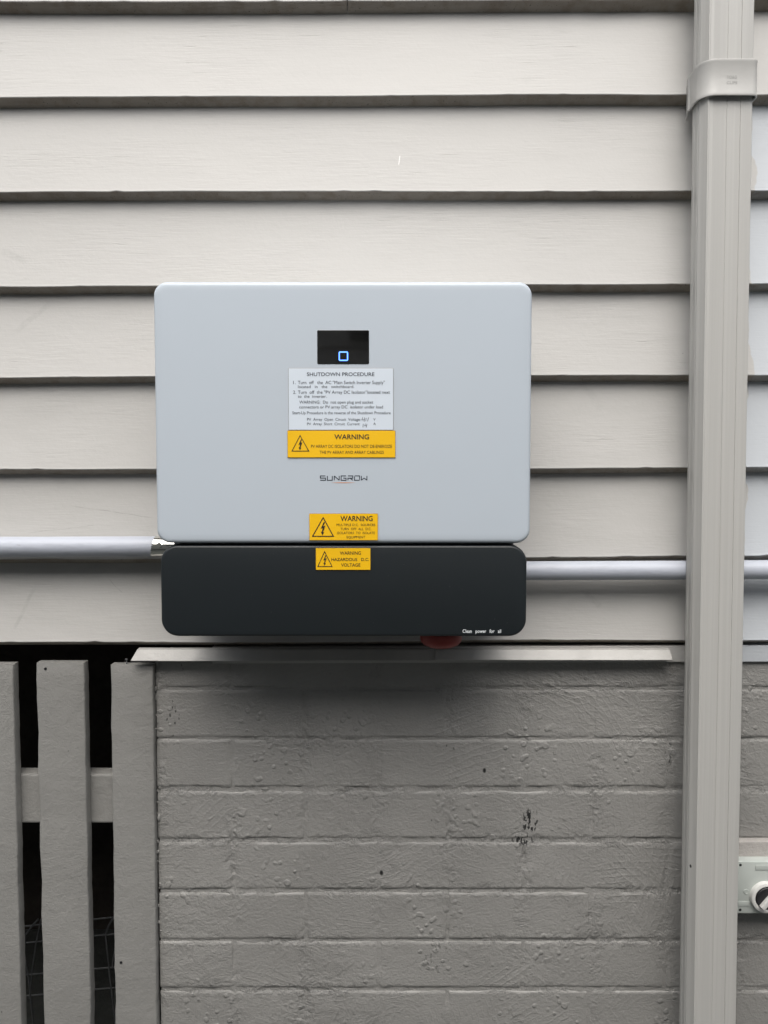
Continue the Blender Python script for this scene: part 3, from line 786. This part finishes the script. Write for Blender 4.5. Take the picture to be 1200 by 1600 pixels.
# ------------------------------------------------------------------ isolator switch box at the right edge
YK = -.024
sb = empty('switch_box', (PX(1215, 1386, YK), .0, PZ(1215, 1427, YK)), 'grey green switch box with black and white rotary knob at the right edge', 'switch box')
SL = sb.location
def sp(name, me, mat, smooth=30, parent=sb):
    for q in me.vertices: q.co = q.co - SL
    return link(name, me, mat, parent, smooth=smooth)
sx0, sz0 = P(1141, 1427, YK); sx1, sz1 = P(1290, 1347, YK)
sp('box_body', rr_loft('box_body', sx0, sx1, sz0, sz1, .004, [(0, -.0058), (0, YK + .008), (.001, YK + .0075)], 4), MAT['box'])
lid = sp('lid', rr_loft('lid', sx0 - .001, sx1 + .001, sz0 - .0008, sz1 + .0008, .004, [(0, YK + .0072), (0, YK + .002), (.0008, YK + .0004), (.002, YK)], 5), MAT['box'])
for a, b in ((1157, 1351.5), (1156.5, 1421.5), (1283, 1351.5), (1283, 1421.5)):
    bm = bmesh.new(); X, Zz = P(a, b, YK); cyl(bm, (X, YK - .0003, Zz), (X, YK + .001, Zz), .0021, 16)
    sp('screw_hole', bm_mesh('screw_hole', bm), MAT['hole'])
X, Zz = P(1166, 1393, YK); sp('lid_boss', lathe('lid_boss', [(.0042, .001), (.0042, -.0006), (.0034, -.0010), (.0030, -.0004)], (X, YK, Zz), 'Y', 24), MAT['box'])
sp('lid_rib', boxm('lid_rib', PX(1152.5, 1408, YK), PX(1171, 1408, YK), YK - .0008, YK + .001, PZ(1160, 1415.5, YK), PZ(1160, 1408, YK), .0004), MAT['box'])
sp('lid_rib', boxm('lid_rib', PX(1180, 1360, YK), PX(1262, 1360, YK), YK - .0008, YK + .001, PZ(1180, 1359.5, YK), PZ(1180, 1351.5, YK), .0004), MAT['box'])
kx, kz = P(1200, 1405.5, YK - .01)
ro_ = 25.5 / F * (YK - .01 - CAM_Y)
sp('knob_ring', lathe('knob_ring', [(ro_, .0102), (ro_ * .98, -.004), (ro_ * .94, -.0075), (ro_ * .80, -.0085), (ro_ * .745, -.0075), (ro_ * .72, -.002), (ro_ * .1, -.0015)], (kx, YK - .0, kz), 'Y', 48), MAT['ring'])
dial = sp('dial', lathe('dial', [(ro_ * .70, .0), (ro_ * .70, -.0078), (ro_ * .66, -.0088), (ro_ * .1, -.0090)], (kx, YK, kz), 'Y', 40), MAT['hole'])
bm = bmesh.new(); box(bm, -ro_ * .66, ro_ * .66, -.0165, -.0085, -.0036, .0036, .0012)
bmesh.ops.transform(bm, matrix=Matrix.Translation((kx, YK, kz)) @ Matrix.Rotation(R(-50), 4, 'Y'), verts=bm.verts)
sp('handle', bm_mesh('handle', bm), MAT['ring'])
# painted timber block that carries the box
blk = link('mounting_block', None)
bpy.data.objects.remove(blk)
bm = bmesh.new(); box(bm, PX(1120, 1340, -.004), 1.2, -.0055, .0115, PZ(1200, 1400, -.004), PZ(1200, 1315, -.004), .002)
o = link('mounting_board', bm_mesh('mounting_board', bm), MAT['block'], smooth=30)
tag(o, 'short pale painted timber board on the brickwork above and behind the switch box', 'board')

# ------------------------------------------------------------------ neighbour's wall across the side passage, behind the camera
nb = empty('neighbouring_wall', (0, -2.9, 0), 'grey rendered wall of the next house, across the side passage', 'wall')
mf = plain('grey_render', (.36, .35, .33), .8, 0, .001, 60, .12)
link('wall_panel', boxm('wall_panel', -7, 7, -.12, 0, 0.002, 2.072), mf, nb)
link('wall_panel', boxm('wall_panel', -7, 7, -.12, 0, 2.088, 3.3), mf, nb)
link('wall_core', boxm('wall_core', -7, 7, -.118, -.03, 2.071, 2.089), mf, nb)
link('coping', boxm('coping', -7.05, 7.05, -.16, .05, 3.301, 3.36), mf, nb)
dk = plain('dark_frame', (.03, .03, .032), .35)
for xw in (-2.6, -.16): link('window', boxm('window', xw, xw + 1.1, .001, .03, 2.115, 2.95, .006, 1), dk, nb)
